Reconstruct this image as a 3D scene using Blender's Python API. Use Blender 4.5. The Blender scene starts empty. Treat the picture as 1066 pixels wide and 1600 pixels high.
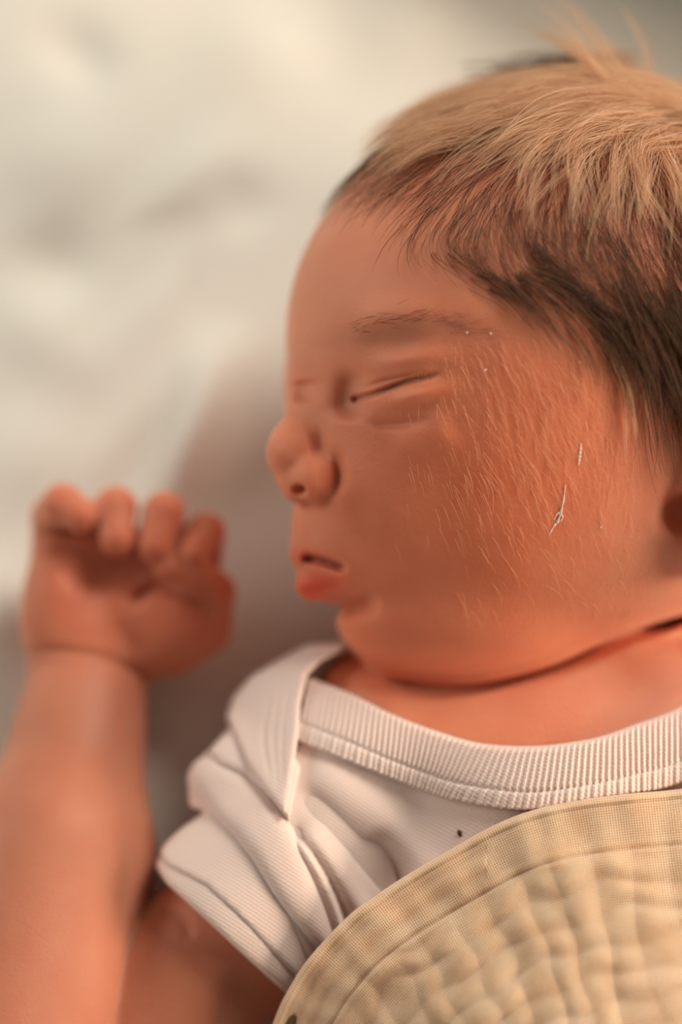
import bpy, bmesh, math, random
import numpy as np
import openvdb
from mathutils import Matrix, Vector

rng = np.random.default_rng(7)
random.seed(7)
SC = bpy.context.scene
COL = SC.collection

# ------------------------------------------------------------------ space
# Working space of the sculpt: x to the right, y towards the crown, w up towards the photographer,
# 1 unit = 0.11 mm.  World: z up, bed surface at z = 0.
S = 0.00011
D = 3800.0
TAN = 0.34
T = math.atan(TAN)
CT, ST = math.cos(T), math.sin(T)
A0 = -618.0

def world(Q):
    Q = np.asarray(Q, float)
    X, Y, W = Q[..., 0], Q[..., 1], Q[..., 2]
    return np.stack([X * S, (Y * CT - W * ST) * S, (Y * ST + W * CT - A0 * CT) * S], -1)

def q(px, py, w):
    k = (D - w) / D
    return np.array([(px - 533) * k, (800 - py) * k, w], float)

def proj(P):
    k = D / (D - P[:, 2])
    return 533 + P[:, 0] * k, 800 - P[:, 1] * k

# ------------------------------------------------------------------ camera
cam_data = bpy.data.cameras.new('camera')
cam = bpy.data.objects.new('camera', cam_data)
COL.objects.link(cam)
cp = world(np.array([0, 0, D]))
cam.matrix_world = Matrix(((1, 0, 0, cp[0]), (0, CT, -ST, cp[1]), (0, ST, CT, cp[2]), (0, 0, 0, 1)))
cam_data.sensor_fit = 'VERTICAL'
cam_data.sensor_height = 36
cam_data.lens = 36 * D / 1600
cam_data.clip_start = 0.02
cam_data.dof.use_dof = True
cam_data.dof.focus_distance = (D - 20) * S
cam_data.dof.aperture_fstop = 3.3
SC.camera = cam

# ------------------------------------------------------------------ light
world_ = bpy.data.worlds.new('soft_daylight')
SC.world = world_
world_.use_nodes = True
bg = world_.node_tree.nodes['Background']
bg.inputs[0].default_value = (1.0, 0.90, 0.76, 1)
bg.inputs[1].default_value = 0.14

def area(name, pos, target, sx, sy, power, color):
    L = bpy.data.lights.new(name, 'AREA')
    L.shape = 'RECTANGLE'; L.size = sx; L.size_y = sy; L.energy = power; L.color = color
    o = bpy.data.objects.new(name, L)
    COL.objects.link(o)
    o.location = pos
    o.rotation_euler = (Vector(target) - Vector(pos)).to_track_quat('-Z', 'Y').to_euler()
    return o
area('window_light', (0.85, 1.05, 1.25), (0.0, 0, 0), 0.7, 0.7, 26, (1.0, 0.905, 0.77))
area('far_window_light', (-1.25, 0.35, 0.50), (0.0, 0, 0.03), 0.7, 0.5, 6.8, (1.0, 0.89, 0.77))
area('low_sun_glow', (1.15, -0.25, 0.50), (0.05, 0, 0.04), 0.45, 0.4, 13, (1.0, 0.76, 0.56))

SC.view_settings.view_transform = 'Standard'
SC.view_settings.look = 'None'
SC.view_settings.exposure = 0.0
SC.view_settings.gamma = 1.0
SC.view_settings.use_curve_mapping = False

# ------------------------------------------------------------------ materials
class NT:
    def __init__(s, name):
        s.m = bpy.data.materials.new(name); s.m.use_nodes = True
        s.t = s.m.node_tree; s.b = s.t.nodes['Principled BSDF']
    def n(s, typ, **kw):
        nd = s.t.nodes.new(typ)
        for k, v in kw.items():
            if k in nd.inputs: nd.inputs[k].default_value = v
            else: setattr(nd, k, v)
        return nd
    def l(s, a, b): s.t.links.new(a, b)
    def ramp(s, fac, stops):
        r = s.n('ShaderNodeValToRGB'); e = r.color_ramp.elements
        e[0].position, e[0].color = stops[0][0], (*stops[0][1], 1)
        e[1].position, e[1].color = stops[-1][0], (*stops[-1][1], 1)
        for p, c in stops[1:-1]:
            x = e.new(p); x.color = (*c, 1)
        s.l(fac, r.inputs[0]); return r.outputs[0]
    def bump(s, h, strength, dist, prev=None):
        b = s.n('ShaderNodeBump'); b.inputs['Strength'].default_value = strength
        b.inputs['Distance'].default_value = dist
        s.l(h, b.inputs['Height'])
        if prev is not None: s.l(prev, b.inputs['Normal'])
        return b.outputs[0]
    def mul(s, a, b, typ='MULTIPLY', fac=1.0):
        m = s.n('ShaderNodeMix', data_type='RGBA', blend_type=typ)
        m.inputs[0].default_value = fac
        s.l(a, m.inputs[6]); s.l(b, m.inputs[7]); return m.outputs[2]

def skin_material():
    n = NT('newborn_skin')
    at = n.n('ShaderNodeAttribute', attribute_name='tint')
    geo = n.n('ShaderNodeTexCoord')
    n1 = n.n('ShaderNodeTexNoise', Scale=90.0, Detail=4.0); n.l(geo.outputs['Object'], n1.inputs['Vector'])
    mott = n.ramp(n1.outputs[0], [(0.3, (0.93, 0.84, 0.82)), (0.7, (1.0, 1.0, 1.0))])
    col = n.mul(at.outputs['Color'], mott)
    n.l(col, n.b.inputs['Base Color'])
    n.b.inputs['Subsurface Weight'].default_value = 1.0
    n.b.inputs['Subsurface Radius'].default_value = (1.0, 0.34, 0.17)
    n.b.inputs['Subsurface Scale'].default_value = 0.0022
    n.b.inputs['Roughness'].default_value = 0.52
    n.b.inputs['Specular IOR Level'].default_value = 0.32
    n.b.inputs['Sheen Weight'].default_value = 0.08
    v = n.n('ShaderNodeTexVoronoi', Scale=1500.0); n.l(geo.outputs['Object'], v.inputs['Vector'])
    n2 = n.n('ShaderNodeTexNoise', Scale=700.0, Detail=3.0); n.l(geo.outputs['Object'], n2.inputs['Vector'])
    b = n.bump(v.outputs['Distance'], 0.12, 0.0002)
    b = n.bump(n2.outputs[0], 0.25, 0.0003, b)
    n.l(b, n.b.inputs['Normal'])
    return n.m

def plain(name, color, rough=0.8, sss=0.0, sheen=0.0):
    n = NT(name)
    tc = n.n('ShaderNodeTexCoord')
    nz = n.n('ShaderNodeTexNoise', Scale=60.0, Detail=3.0); n.l(tc.outputs['Object'], nz.inputs['Vector'])
    c = tuple(color)
    n.l(n.ramp(nz.outputs[0], [(0.3, tuple(x * 0.95 for x in c)), (0.7, c)]), n.b.inputs['Base Color'])
    n.b.inputs['Roughness'].default_value = rough
    n.b.inputs['Sheen Weight'].default_value = sheen
    if sss:
        n.b.inputs['Subsurface Weight'].default_value = sss
        n.b.inputs['Subsurface Scale'].default_value = 0.002
        n.b.inputs['Subsurface Radius'].default_value = (1, 0.8, 0.6)
    return n.m

# ------------------------------------------------------------------ objects
def tag(o, label=None, cat=None, group=None, kind=None):
    if label: o['label'] = label
    if cat: o['category'] = cat
    if group: o['group'] = group
    if kind: o['kind'] = kind
    return o

def mesh_obj(name, verts, faces, mat, parent=None, smooth=True, uv=None):
    me = bpy.data.meshes.new(name)
    verts = np.asarray(verts, np.float32); faces = np.asarray(faces, np.int32)
    k = faces.shape[1]
    me.vertices.add(len(verts)); me.vertices.foreach_set('co', verts.ravel())
    me.loops.add(faces.size); me.loops.foreach_set('vertex_index', faces.ravel())
    me.polygons.add(len(faces)); me.polygons.foreach_set('loop_start', np.arange(0, faces.size, k, dtype=np.int32))
    me.polygons.foreach_set('use_smooth', np.full(len(faces), smooth))
    if uv is not None:
        l = me.uv_layers.new(name='UVMap'); l.data.foreach_set('uv', np.asarray(uv, np.float32)[faces.ravel()].ravel())
    me.update(calc_edges=True); me.validate()
    me.materials.append(mat)
    o = bpy.data.objects.new(name, me); COL.objects.link(o)
    if parent is not None: o.parent = parent
    return o

# ------------------------------------------------------------------ distance fields
def smin(a, b, k):
    h = np.maximum(k - np.abs(a - b), 0) / k
    return np.minimum(a, b) - h * h * k * 0.25

def smax(a, b, k): return -smin(-a, -b, k)

FX, SX = np.array([-0.94, 0, 0.34]), np.array([0.34, 0, 0.94])
HEADROT = np.array([FX / np.linalg.norm(FX), [0, 1, 0], SX / np.linalg.norm(SX)])

class Ell:
    def __init__(s, c, r, k=30, rot=None, sub=False):
        s.c, s.r, s.k, s.rot, s.sub = np.asarray(c, float), np.asarray(r, float), k, rot, sub
        s.bc, s.br = s.c, s.r.max()
    def f(s, P):
        p = P - s.c
        if s.rot is not None: p = p @ s.rot.T
        a = np.sqrt(((p / s.r) ** 2).sum(1)); b = np.sqrt(((p / s.r ** 2) ** 2).sum(1))
        return a * (a - 1) / np.maximum(b, 1e-9)

class Cone:
    def __init__(s, a, b, ra, rb, k=30, sub=False):
        s.a, s.b, s.ra, s.rb, s.k, s.sub = np.asarray(a, float), np.asarray(b, float), ra, rb, k, sub
        s.bc = (s.a + s.b) / 2; s.br = np.linalg.norm(s.a - s.b) / 2 + max(ra, rb)
    def f(s, P):
        ba = s.b - s.a
        t = np.clip(((P - s.a) @ ba) / (ba @ ba), 0, 1)
        return np.linalg.norm(P - s.a - t[:, None] * ba, axis=1) - (s.ra + (s.rb - s.ra) * t)

class Box:
    def __init__(s, c, h, r, k=30, rot=None):
        s.c, s.h, s.rr, s.k, s.rot, s.sub = np.asarray(c, float), np.asarray(h, float), r, k, rot, False
        s.bc, s.br = s.c, np.linalg.norm(s.h) + r
    def f(s, P):
        p = P - s.c
        if s.rot is not None: p = p @ s.rot.T
        d = np.abs(p) - s.h
        return np.linalg.norm(np.maximum(d, 0), axis=1) + np.minimum(d.max(1), 0) - s.rr

def evalops(ops, P, d=None):
    if d is None: d = np.full(len(P), 1e4)
    for o in ops:
        lb = np.linalg.norm(P - o.bc, axis=1) - o.br
        if o.sub:
            m = lb < o.k + 5
            if m.any(): d[m] = -smin(-d[m], o.f(P[m]), o.k)
        else:
            m = lb < d + o.k
            if m.any(): d[m] = smin(d[m], o.f(P[m]), o.k)
    return d

def chain(pts, rad, k=14, k0=None):
    return [Cone(pts[i], pts[i + 1], rad[i], rad[i + 1], (k0 if (i == 0 and k0) else k)) for i in range(len(pts) - 1)]

def polydist(px, py, pts):
    """distance in the drawing plane to a polyline, its parameter 0..1, signed side"""
    pts = np.asarray(pts, float)
    seg = np.diff(pts, axis=0); L = np.linalg.norm(seg, axis=1); cum = np.concatenate([[0], np.cumsum(L)])
    best = np.full(px.shape, 1e9); tt = np.zeros(px.shape); sd = np.zeros(px.shape)
    for i in range(len(seg)):
        dx, dy = px - pts[i, 0], py - pts[i, 1]
        t = np.clip((dx * seg[i, 0] + dy * seg[i, 1]) / L[i] ** 2, 0, 1)
        ex, ey = dx - t * seg[i, 0], dy - t * seg[i, 1]
        d = np.hypot(ex, ey); m = d < best
        best = np.where(m, d, best); tt = np.where(m, (cum[i] + t * L[i]) / cum[-1], tt)
        sd = np.where(m, np.sign(seg[i, 0] * ey - seg[i, 1] * ex), sd)
    return best, tt, sd

def smooth_pts(pts, n=24):
    pts = np.asarray(pts, float); m = len(pts)
    P = np.vstack([2 * pts[0] - pts[1], pts, 2 * pts[-1] - pts[-2]])
    out = []
    for u in np.linspace(0, m - 1, n):
        i = min(int(u), m - 2); t = u - i
        a, b, c, d = P[i], P[i + 1], P[i + 2], P[i + 3]
        out.append(0.5 * ((2 * b) + (-a + c) * t + (2 * a - 5 * b + 4 * c - d) * t * t + (-a + 3 * b - 3 * c + d) * t ** 3))
    return np.array(out)

class Stroke:
    """a sculpting stroke along the skin: amp > 0 raises, < 0 presses in; sd_amp shapes a step"""
    def __init__(s, pts, sigma, amp, taper=0.25, wmin=-330, side=None, t0=True, t1=True):
        s.p = smooth_pts(pts, max(6, 5 * len(pts))) if len(pts) > 2 else np.asarray(pts, float)
        s.s, s.a, s.tp, s.w, s.side, s.t0, s.t1 = sigma, amp, taper, wmin, side, t0, t1
        s.lo = s.p.min(0) - 3.2 * sigma; s.hi = s.p.max(0) + 3.2 * sigma
    def add(s, px, py, W, d):
        m = (px > s.lo[0]) & (px < s.hi[0]) & (py > s.lo[1]) & (py < s.hi[1]) & (W > s.w)
        if not m.any(): return
        dd, t, sd = polydist(px[m], py[m], s.p)
        g = np.exp(-(dd / s.s) ** 2)
        if s.side is not None: g = g * np.where(sd == s.side, 1.0, np.exp(-(dd / (s.s * 0.35)) ** 2))
        tp = np.ones_like(t)
        if s.t0: tp *= np.clip(t / s.tp, 0, 1)
        if s.t1: tp *= np.clip((1 - t) / s.tp, 0, 1)
        tp = tp * tp * (3 - 2 * tp)
        fade = np.clip((W[m] - s.w) / 60, 0, 1)
        d[m] -= s.a * g * tp * fade

# --- the head
HEAD = [
    Ell(q(909, 532, -330), (512, 419, 410), 1, HEADROT),
    Ell(q(800, 795, -290), (285, 270, 300), 150),
    Ell(q(1010, 790, -310), (260, 215, 300), 110),
    Ell(q(622, 760, -240), (160, 200, 190), 90),
    Ell(q(620, 720, -400), (160, 200, 150), 90),
    Ell(q(570, 860, -215), (118, 100, 120), 60),
    Ell(q(625, 968, -240), (98, 76, 120), 45),
    Ell(q(735, 960, -255), (192, 116, 200), 60),
    # nose
    Cone(q(524, 580, -200), q(468, 700, -150), 44, 34, 60),
    Ell(q(492, 608, -320), (46, 62, 70), 40),
    Ell(q(458, 708, -145), (41, 44, 44), 34),
    Ell(q(495, 747, -104), (34, 40, 32), 16),
    Ell(q(466, 756, -140), (28, 31, 40), 20),
    Ell(q(452, 740, -190), (24, 30, 26), 14),
    # eyeball under the closed lids
    Ell(q(630, 600, -88), (84, 62, 74), 34),
    # lips
    Cone(q(470, 866, -170), q(538, 884, -108), 17, 9, 20),
    Cone(q(489, 912, -165), q(530, 901, -118), 29, 13, 16),
    Ell(q(1135, 770, 10), (60, 150, 60), 30),
    Ell(q(1068, 805, 15), (30, 34, 60), 24, None, True),
]
def eyelid(px): return px
HSTROKES = [
    Stroke([(543, 665), (546, 630), (552, 600), (566, 570)], 24, -20, 0.35),
    Stroke([(556, 624), (590, 613), (640, 595), (694, 584)], 5.5, -14, 0.25, t0=False),
    Stroke([(556, 624), (590, 613), (640, 595), (694, 584)], 19, 6, 0.3, side=-1),
    Stroke([(560, 608), (595, 597), (640, 586), (670, 580)], 4.5, -7, 0.3),
    Stroke([(562, 585), (620, 564), (690, 556), (730, 560)], 17, 8, 0.5),
    Stroke([(560, 650), (580, 660), (620, 663), (680, 655)], 8, -6, 0.45),
    Stroke([(566, 645), (630, 624), (690, 608), (735, 595)], 15, 11, 0.5),
    Stroke([(600, 700), (660, 690), (720, 660)], 30, 6, 0.3),
    Stroke([(519, 695), (529, 722), (527, 755), (508, 784)], 10, -13, 0.5),
    Stroke([(512, 690), (480, 700)], 20, -7, 0.3),
    Stroke([(468, 872), (500, 876), (546, 891)], 7, -18, 0.2),
    Stroke([(500, 952), (545, 950), (600, 940)], 15, -15, 0.3),
    Stroke([(520, 515), (600, 492), (700, 492)], 28, 6, 0.4),
    Stroke([(540, 540), (600, 535), (680, 545)], 22, -5, 0.4),
    Stroke([(478, 635), (474, 590)], 18, -12, 0.3, wmin=-600),
    Stroke([(550, 760), (566, 830), (560, 880)], 24, -4, 0.4),
]
# --- trunk, neck and arm
BODY = [
    Ell(q(900, 1620, -290), (440, 600, 330), 1),
    Cone(q(880, 930, -400), q(850, 1180, -300), 238, 228, 80),
    Ell(q(575, 1085, -320), (90, 75, 110), 60),
    Cone(q(640, 1180, -250), q(1150, 1180, -260), 150, 190, 90),
    Cone(q(560, 1275, -240), q(125, 1700, -225), 148, 138, 60),
    Cone(q(1200, 1260, -230), q(1300, 1700, -250), 180, 150, 80),
]
ARM = [
    Cone(q(14, 1665, -90), q(88, 1340, -255), 158, 156, 1),
    Cone(q(90, 1350, -285), q(136, 1075, -415), 150, 104, 60),
    Cone(q(136, 1075, -415), q(140, 1000, -430), 100, 92, 10),
    Box(q(185, 935, -440), (95, 72, 18), 48, 40),
    Ell(q(262, 962, -405), (88, 100, 72), 40),
    Ell(q(95, 955, -415), (66, 105, 66), 40),
    Ell(q(185, 888, -345), (100, 42, 46), 20, None, True),
]
FING = [
    ([(84, 880, -440), (84, 806, -425), (98, 788, -370), (128, 806, -345)], [40, 37, 34, 30]),
    ([(165, 880, -450), (174, 800, -440), (181, 792, -365), (183, 842, -335)], [38, 36, 34, 30]),
    ([(240, 885, -450), (254, 806, -440), (256, 800, -355), (243, 854, -330)], [38, 36, 34, 30]),
    ([(312, 900, -450), (320, 838, -440), (322, 830, -365), (302, 866, -330)], [36, 34, 31, 27]),
    ([(322, 985, -425), (334, 925, -385), (308, 897, -345), (264, 888, -335)], [44, 36, 30, 25]),
]
BSTROKES = [

    Stroke([(28, 1022), (90, 1018), (160, 1028), (235, 1062)], 7, -9, 0.1, wmin=-560),
    Stroke([(35, 1040), (120, 1036), (170, 1046)], 6, -5, 0.2, wmin=-560),
    Stroke([(245, 1420), (285, 1440), (300, 1475)], 8, -6, 0.3, wmin=-400),
    Stroke([(60, 868), (110, 860), (170, 880)], 8, -6, 0.3, wmin=-560),
    Stroke([(200, 950), (225, 928), (255, 915), (290, 930)], 8, -14, 0.25, wmin=-560),
    Stroke([(180, 965), (205, 1000), (230, 1030)], 14, -5, 0.3, wmin=-560),
]

_k = 420.0
for _ in range(60):
    _k -= 0.7 * float(evalops(HEAD, q(467, 765, _k)[None])[0])
HEAD.append(Ell(q(467, 765, _k), (13, 9, 24), 6, None, True))
CREASE = Stroke([(540, 1036), (600, 1062), (680, 1077), (760, 1074), (870, 1044), (960, 1002), (1080, 962), (1160, 940)], 9, -34, 0.2, wmin=-400)
def sdf(P):
    px, py = proj(P); W = P[:, 2]
    h = evalops(HEAD, P)
    near = np.abs(h) < 60
    if near.any():
        hn = h[near]; a, b, c = px[near], py[near], W[near]
        for s in HSTROKES: s.add(a, b, c, hn)
        h[near] = hn
    t = evalops(BODY, P)
    a = evalops(ARM, P)
    near = a < 250
    if near.any():
        Pn, an = P[near], a[near]
        for i, (pts, r) in enumerate(FING):
            f = evalops(chain([q(*x) for x in pts], r, 10), Pn)
            an = smin(an, f, 12)
        a[near] = an
    d = smin(t, a, 10)
    near = np.abs(d) < 60
    if near.any():
        dn = d[near]; x, y, z = px[near], py[near], W[near]
        for s in BSTROKES: s.add(x, y, z, dn)
        d[near] = dn
    d = smin(d, h, 8)
    near = np.abs(d) < 60
    if near.any():
        dn = d[near]; CREASE.add(px[near], py[near], W[near], dn); d[near] = dn
    # the underside lies flat on the bed
    return smax(d, -(W + TAN * P[:, 1] - A0) * CT + 2, 14)

def grad(fn, P, e=2.0):
    g = np.zeros_like(P)
    for i in range(3):
        o = np.zeros(3); o[i] = e
        g[:, i] = (fn(P + o) - fn(P - o)) / (2 * e)
    return g

def build_sdf(fn, lo, hi, step, f=4):
    lo = np.asarray(lo, float); n = np.ceil((np.asarray(hi) - lo) / (step * f)).astype(int)
    cs = step * f
    ax = [lo[i] + cs * (np.arange(n[i]) + 0.5) for i in range(3)]
    C = np.stack(np.meshgrid(*ax, indexing='ij'), -1).reshape(-1, 3)
    dc = fn(C)
    act = (np.abs(dc) < cs * 1.6).reshape(n)
    dense = np.repeat(np.repeat(np.repeat(np.where(dc.reshape(n) > 0, 50., -50.), f, 0), f, 1), f, 2).astype(np.float32)
    idx = np.argwhere(act)
    off = np.stack(np.meshgrid(*[np.arange(f)] * 3, indexing='ij'), -1).reshape(-1, 3)
    I = (idx[:, None] * f + off[None]).reshape(-1, 3)
    P = lo + step * (I + 0.5)
    dense[I[:, 0], I[:, 1], I[:, 2]] = fn(P)
    g = openvdb.FloatGrid(50.0)
    g.copyFromArray(dense)
    pts, quads = g.convertToQuads(isovalue=0.0)
    V = lo + step * (pts.astype(float) + 0.5)
    quads = quads.astype(np.int32)
    a, b, c = V[quads[:200, 0]], V[quads[:200, 1]], V[quads[:200, 2]]
    nn = np.cross(b - a, c - a)
    if (nn * grad(fn, a)).sum() < 0: quads = quads[:, ::-1]
    return V, quads

def refine(V, Q, sel_fn, fn, cuts=1):
    """subdivide the quads in a region and pull their vertices onto the surface"""
    me = bpy.data.meshes.new('t'); me.from_pydata(V.tolist(), [], Q.tolist())
    bm = bmesh.new(); bm.from_mesh(me)
    sel = sel_fn(V)
    bm.verts.ensure_lookup_table()
    ed = [e for e in bm.edges if sel[e.verts[0].index] and sel[e.verts[1].index]]
    bmesh.ops.subdivide_edges(bm, edges=ed, cuts=cuts, use_grid_fill=True)
    bmesh.ops.triangulate(bm, faces=[f for f in bm.faces if len(f.verts) > 4])
    bm.to_mesh(me); bm.free()
    return me

def trace(fn, px, py, w0=420.0, wend=-1100., lift=0.0):
    """depth w of the first surface below each drawing point"""
    w = np.full(px.shape, w0)
    for _ in range(45):
        k = (D - w) / D
        P = np.stack([(px - 533) * k, (800 - py) * k, w], 1)
        d = fn(P) - lift
        w = np.maximum(w - d * 0.8, wend)
    return w

# ------------------------------------------------------------------ baby
SKIN = skin_material()
import time as _t
_t0 = _t.time()
V, F = build_sdf(sdf, (-780, -1500, -860), (1060, 820, 300), 6)
def refine(V, Q, rects, step_fn):
    me = bpy.data.meshes.new('t')
    me.vertices.add(len(V)); me.vertices.foreach_set('co', V.astype(np.float32).ravel())
    me.loops.add(Q.size); me.loops.foreach_set('vertex_index', Q.ravel())
    me.polygons.add(len(Q)); me.polygons.foreach_set('loop_start', np.arange(0, Q.size, 4, dtype=np.int32))
    me.update(calc_edges=True)
    bm = bmesh.new(); bm.from_mesh(me)
    for (x0, x1, y0, y1, wm) in rects:
        P = np.array([v.co[:] for v in bm.verts]); px, py = proj(P)
        m = (px > x0) & (px < x1) & (py > y0) & (py < y1) & (P[:, 2] > wm)
        bm.verts.ensure_lookup_table(); n0 = len(bm.verts)
        ed = [e for e in bm.edges if m[e.verts[0].index] and m[e.verts[1].index]]
        bmesh.ops.subdivide_edges(bm, edges=ed, cuts=1, use_grid_fill=True)
        bm.verts.index_update()
    bmesh.ops.triangulate(bm, faces=bm.faces[:])
    P = np.array([v.co[:] for v in bm.verts])
    Fc = np.array([[v.index for v in f.verts] for f in bm.faces], np.int32)
    bm.free(); bpy.data.meshes.remove(me)
    px, py = proj(P); x0, x1, y0, y1, wm = rects[0]
    m = (px > x0 - 10) & (px < x1 + 10) & (py > y0 - 10) & (py < y1 + 10) & (P[:, 2] > wm - 10)
    for _ in range(2):
        g = grad(step_fn, P[m], 1.5)
        P[m] -= g * (step_fn(P[m]) / np.maximum((g * g).sum(1), 0.3))[:, None]
    return P, Fc
V, F = refine(V, F, [(415, 730, 540, 960, -330), (545, 715, 565, 670, -250)], sdf)
print('body', len(V), _t.time() - _t0)

def blob(px, py, x, y, sx, sy, ang=0):
    a = math.radians(ang); dx, dy = px - x, py - y
    u = dx * math.cos(a) + dy * math.sin(a); v = -dx * math.sin(a) + dy * math.cos(a)
    return np.exp(-(u / sx) ** 2 - (v / sy) ** 2)

def skin_tint(V):
    px, py = proj(V)
    n = len(V)
    c = np.tile(np.array([0.80, 0.32, 0.19]), (n, 1))
    def mixc(m, col):
        nonlocal c
        m = np.clip(m, 0, 1)[:, None]
        c = c * (1 - m) + np.array(col) * m
    mixc(0.65 * blob(px, py, 760, 790, 260, 240), (0.86, 0.25, 0.11))
    mixc(0.5 * blob(px, py, 600, 1000, 120, 60), (0.84, 0.24, 0.11))
    mixc(0.7 * (V[:, 2] > -520) * blob(px, py, 190, 900, 220, 150), (0.58, 0.16, 0.085))
    mixc(1.0 * blob(px, py, 492, 916, 48, 27, -6), (0.80, 0.12, 0.06))
    mixc(0.8 * blob(px, py, 478, 868, 36, 11, 12), (0.78, 0.15, 0.09))
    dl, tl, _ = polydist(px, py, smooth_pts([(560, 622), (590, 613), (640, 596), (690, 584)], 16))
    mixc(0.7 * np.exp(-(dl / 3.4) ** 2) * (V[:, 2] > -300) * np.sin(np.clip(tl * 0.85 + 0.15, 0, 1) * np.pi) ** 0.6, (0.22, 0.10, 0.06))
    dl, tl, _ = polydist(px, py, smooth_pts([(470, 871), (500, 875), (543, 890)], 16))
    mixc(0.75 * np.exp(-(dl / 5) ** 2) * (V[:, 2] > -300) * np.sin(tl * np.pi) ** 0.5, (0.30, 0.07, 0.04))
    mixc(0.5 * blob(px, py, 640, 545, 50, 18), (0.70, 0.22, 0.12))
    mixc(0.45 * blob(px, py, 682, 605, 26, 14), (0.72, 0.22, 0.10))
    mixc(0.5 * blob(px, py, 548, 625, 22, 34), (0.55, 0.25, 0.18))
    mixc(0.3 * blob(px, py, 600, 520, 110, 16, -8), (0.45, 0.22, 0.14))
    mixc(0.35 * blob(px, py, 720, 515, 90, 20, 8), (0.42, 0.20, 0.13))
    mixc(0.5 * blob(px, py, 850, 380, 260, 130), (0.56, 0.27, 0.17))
    mixc(0.35 * blob(px, py, 160, 1110, 60, 70), (0.60, 0.36, 0.30))
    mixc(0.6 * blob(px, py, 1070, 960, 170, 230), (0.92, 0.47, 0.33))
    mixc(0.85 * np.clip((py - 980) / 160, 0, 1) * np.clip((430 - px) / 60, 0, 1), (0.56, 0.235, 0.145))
    return c

def finish_body():
    me = bpy.data.meshes.new('baby')
    W3 = world(V).astype(np.float32)
    o = mesh_obj('baby', W3, F, SKIN)
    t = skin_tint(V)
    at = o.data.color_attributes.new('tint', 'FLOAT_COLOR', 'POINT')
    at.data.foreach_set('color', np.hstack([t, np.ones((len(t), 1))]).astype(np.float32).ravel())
    return o
baby = finish_body()
tag(baby, 'sleeping newborn baby lying on the bed, face turned left, one fist raised beside the head', 'person')

# ------------------------------------------------------------------ bed
def fbm(x, y, seed, n=14, lo=0.008, hi=0.06):
    r = np.random.default_rng(seed); z = np.zeros_like(x)
    for _ in range(n):
        f = np.exp(r.uniform(np.log(lo), np.log(hi))); a = r.uniform(0, 2 * np.pi); p = r.uniform(0, 6.28)
        z += np.sin((x * math.cos(a) + y * math.sin(a)) * f * 2 * np.pi + p) / n ** 0.5
    return z

def bed_xy(px, py):
    # point of the bed plane seen at a drawing position
    w = A0 / 1.0
    k = (800 - py)
    # w = A0 - TAN*Y, Y = k*(D-w)/D
    Y = k * (D - A0) / (D - TAN * k); w = A0 - TAN * Y
    X = (px - 533) * (D - w) / D
    P = world(np.array([X, Y, w]))
    return P[:2]

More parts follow.
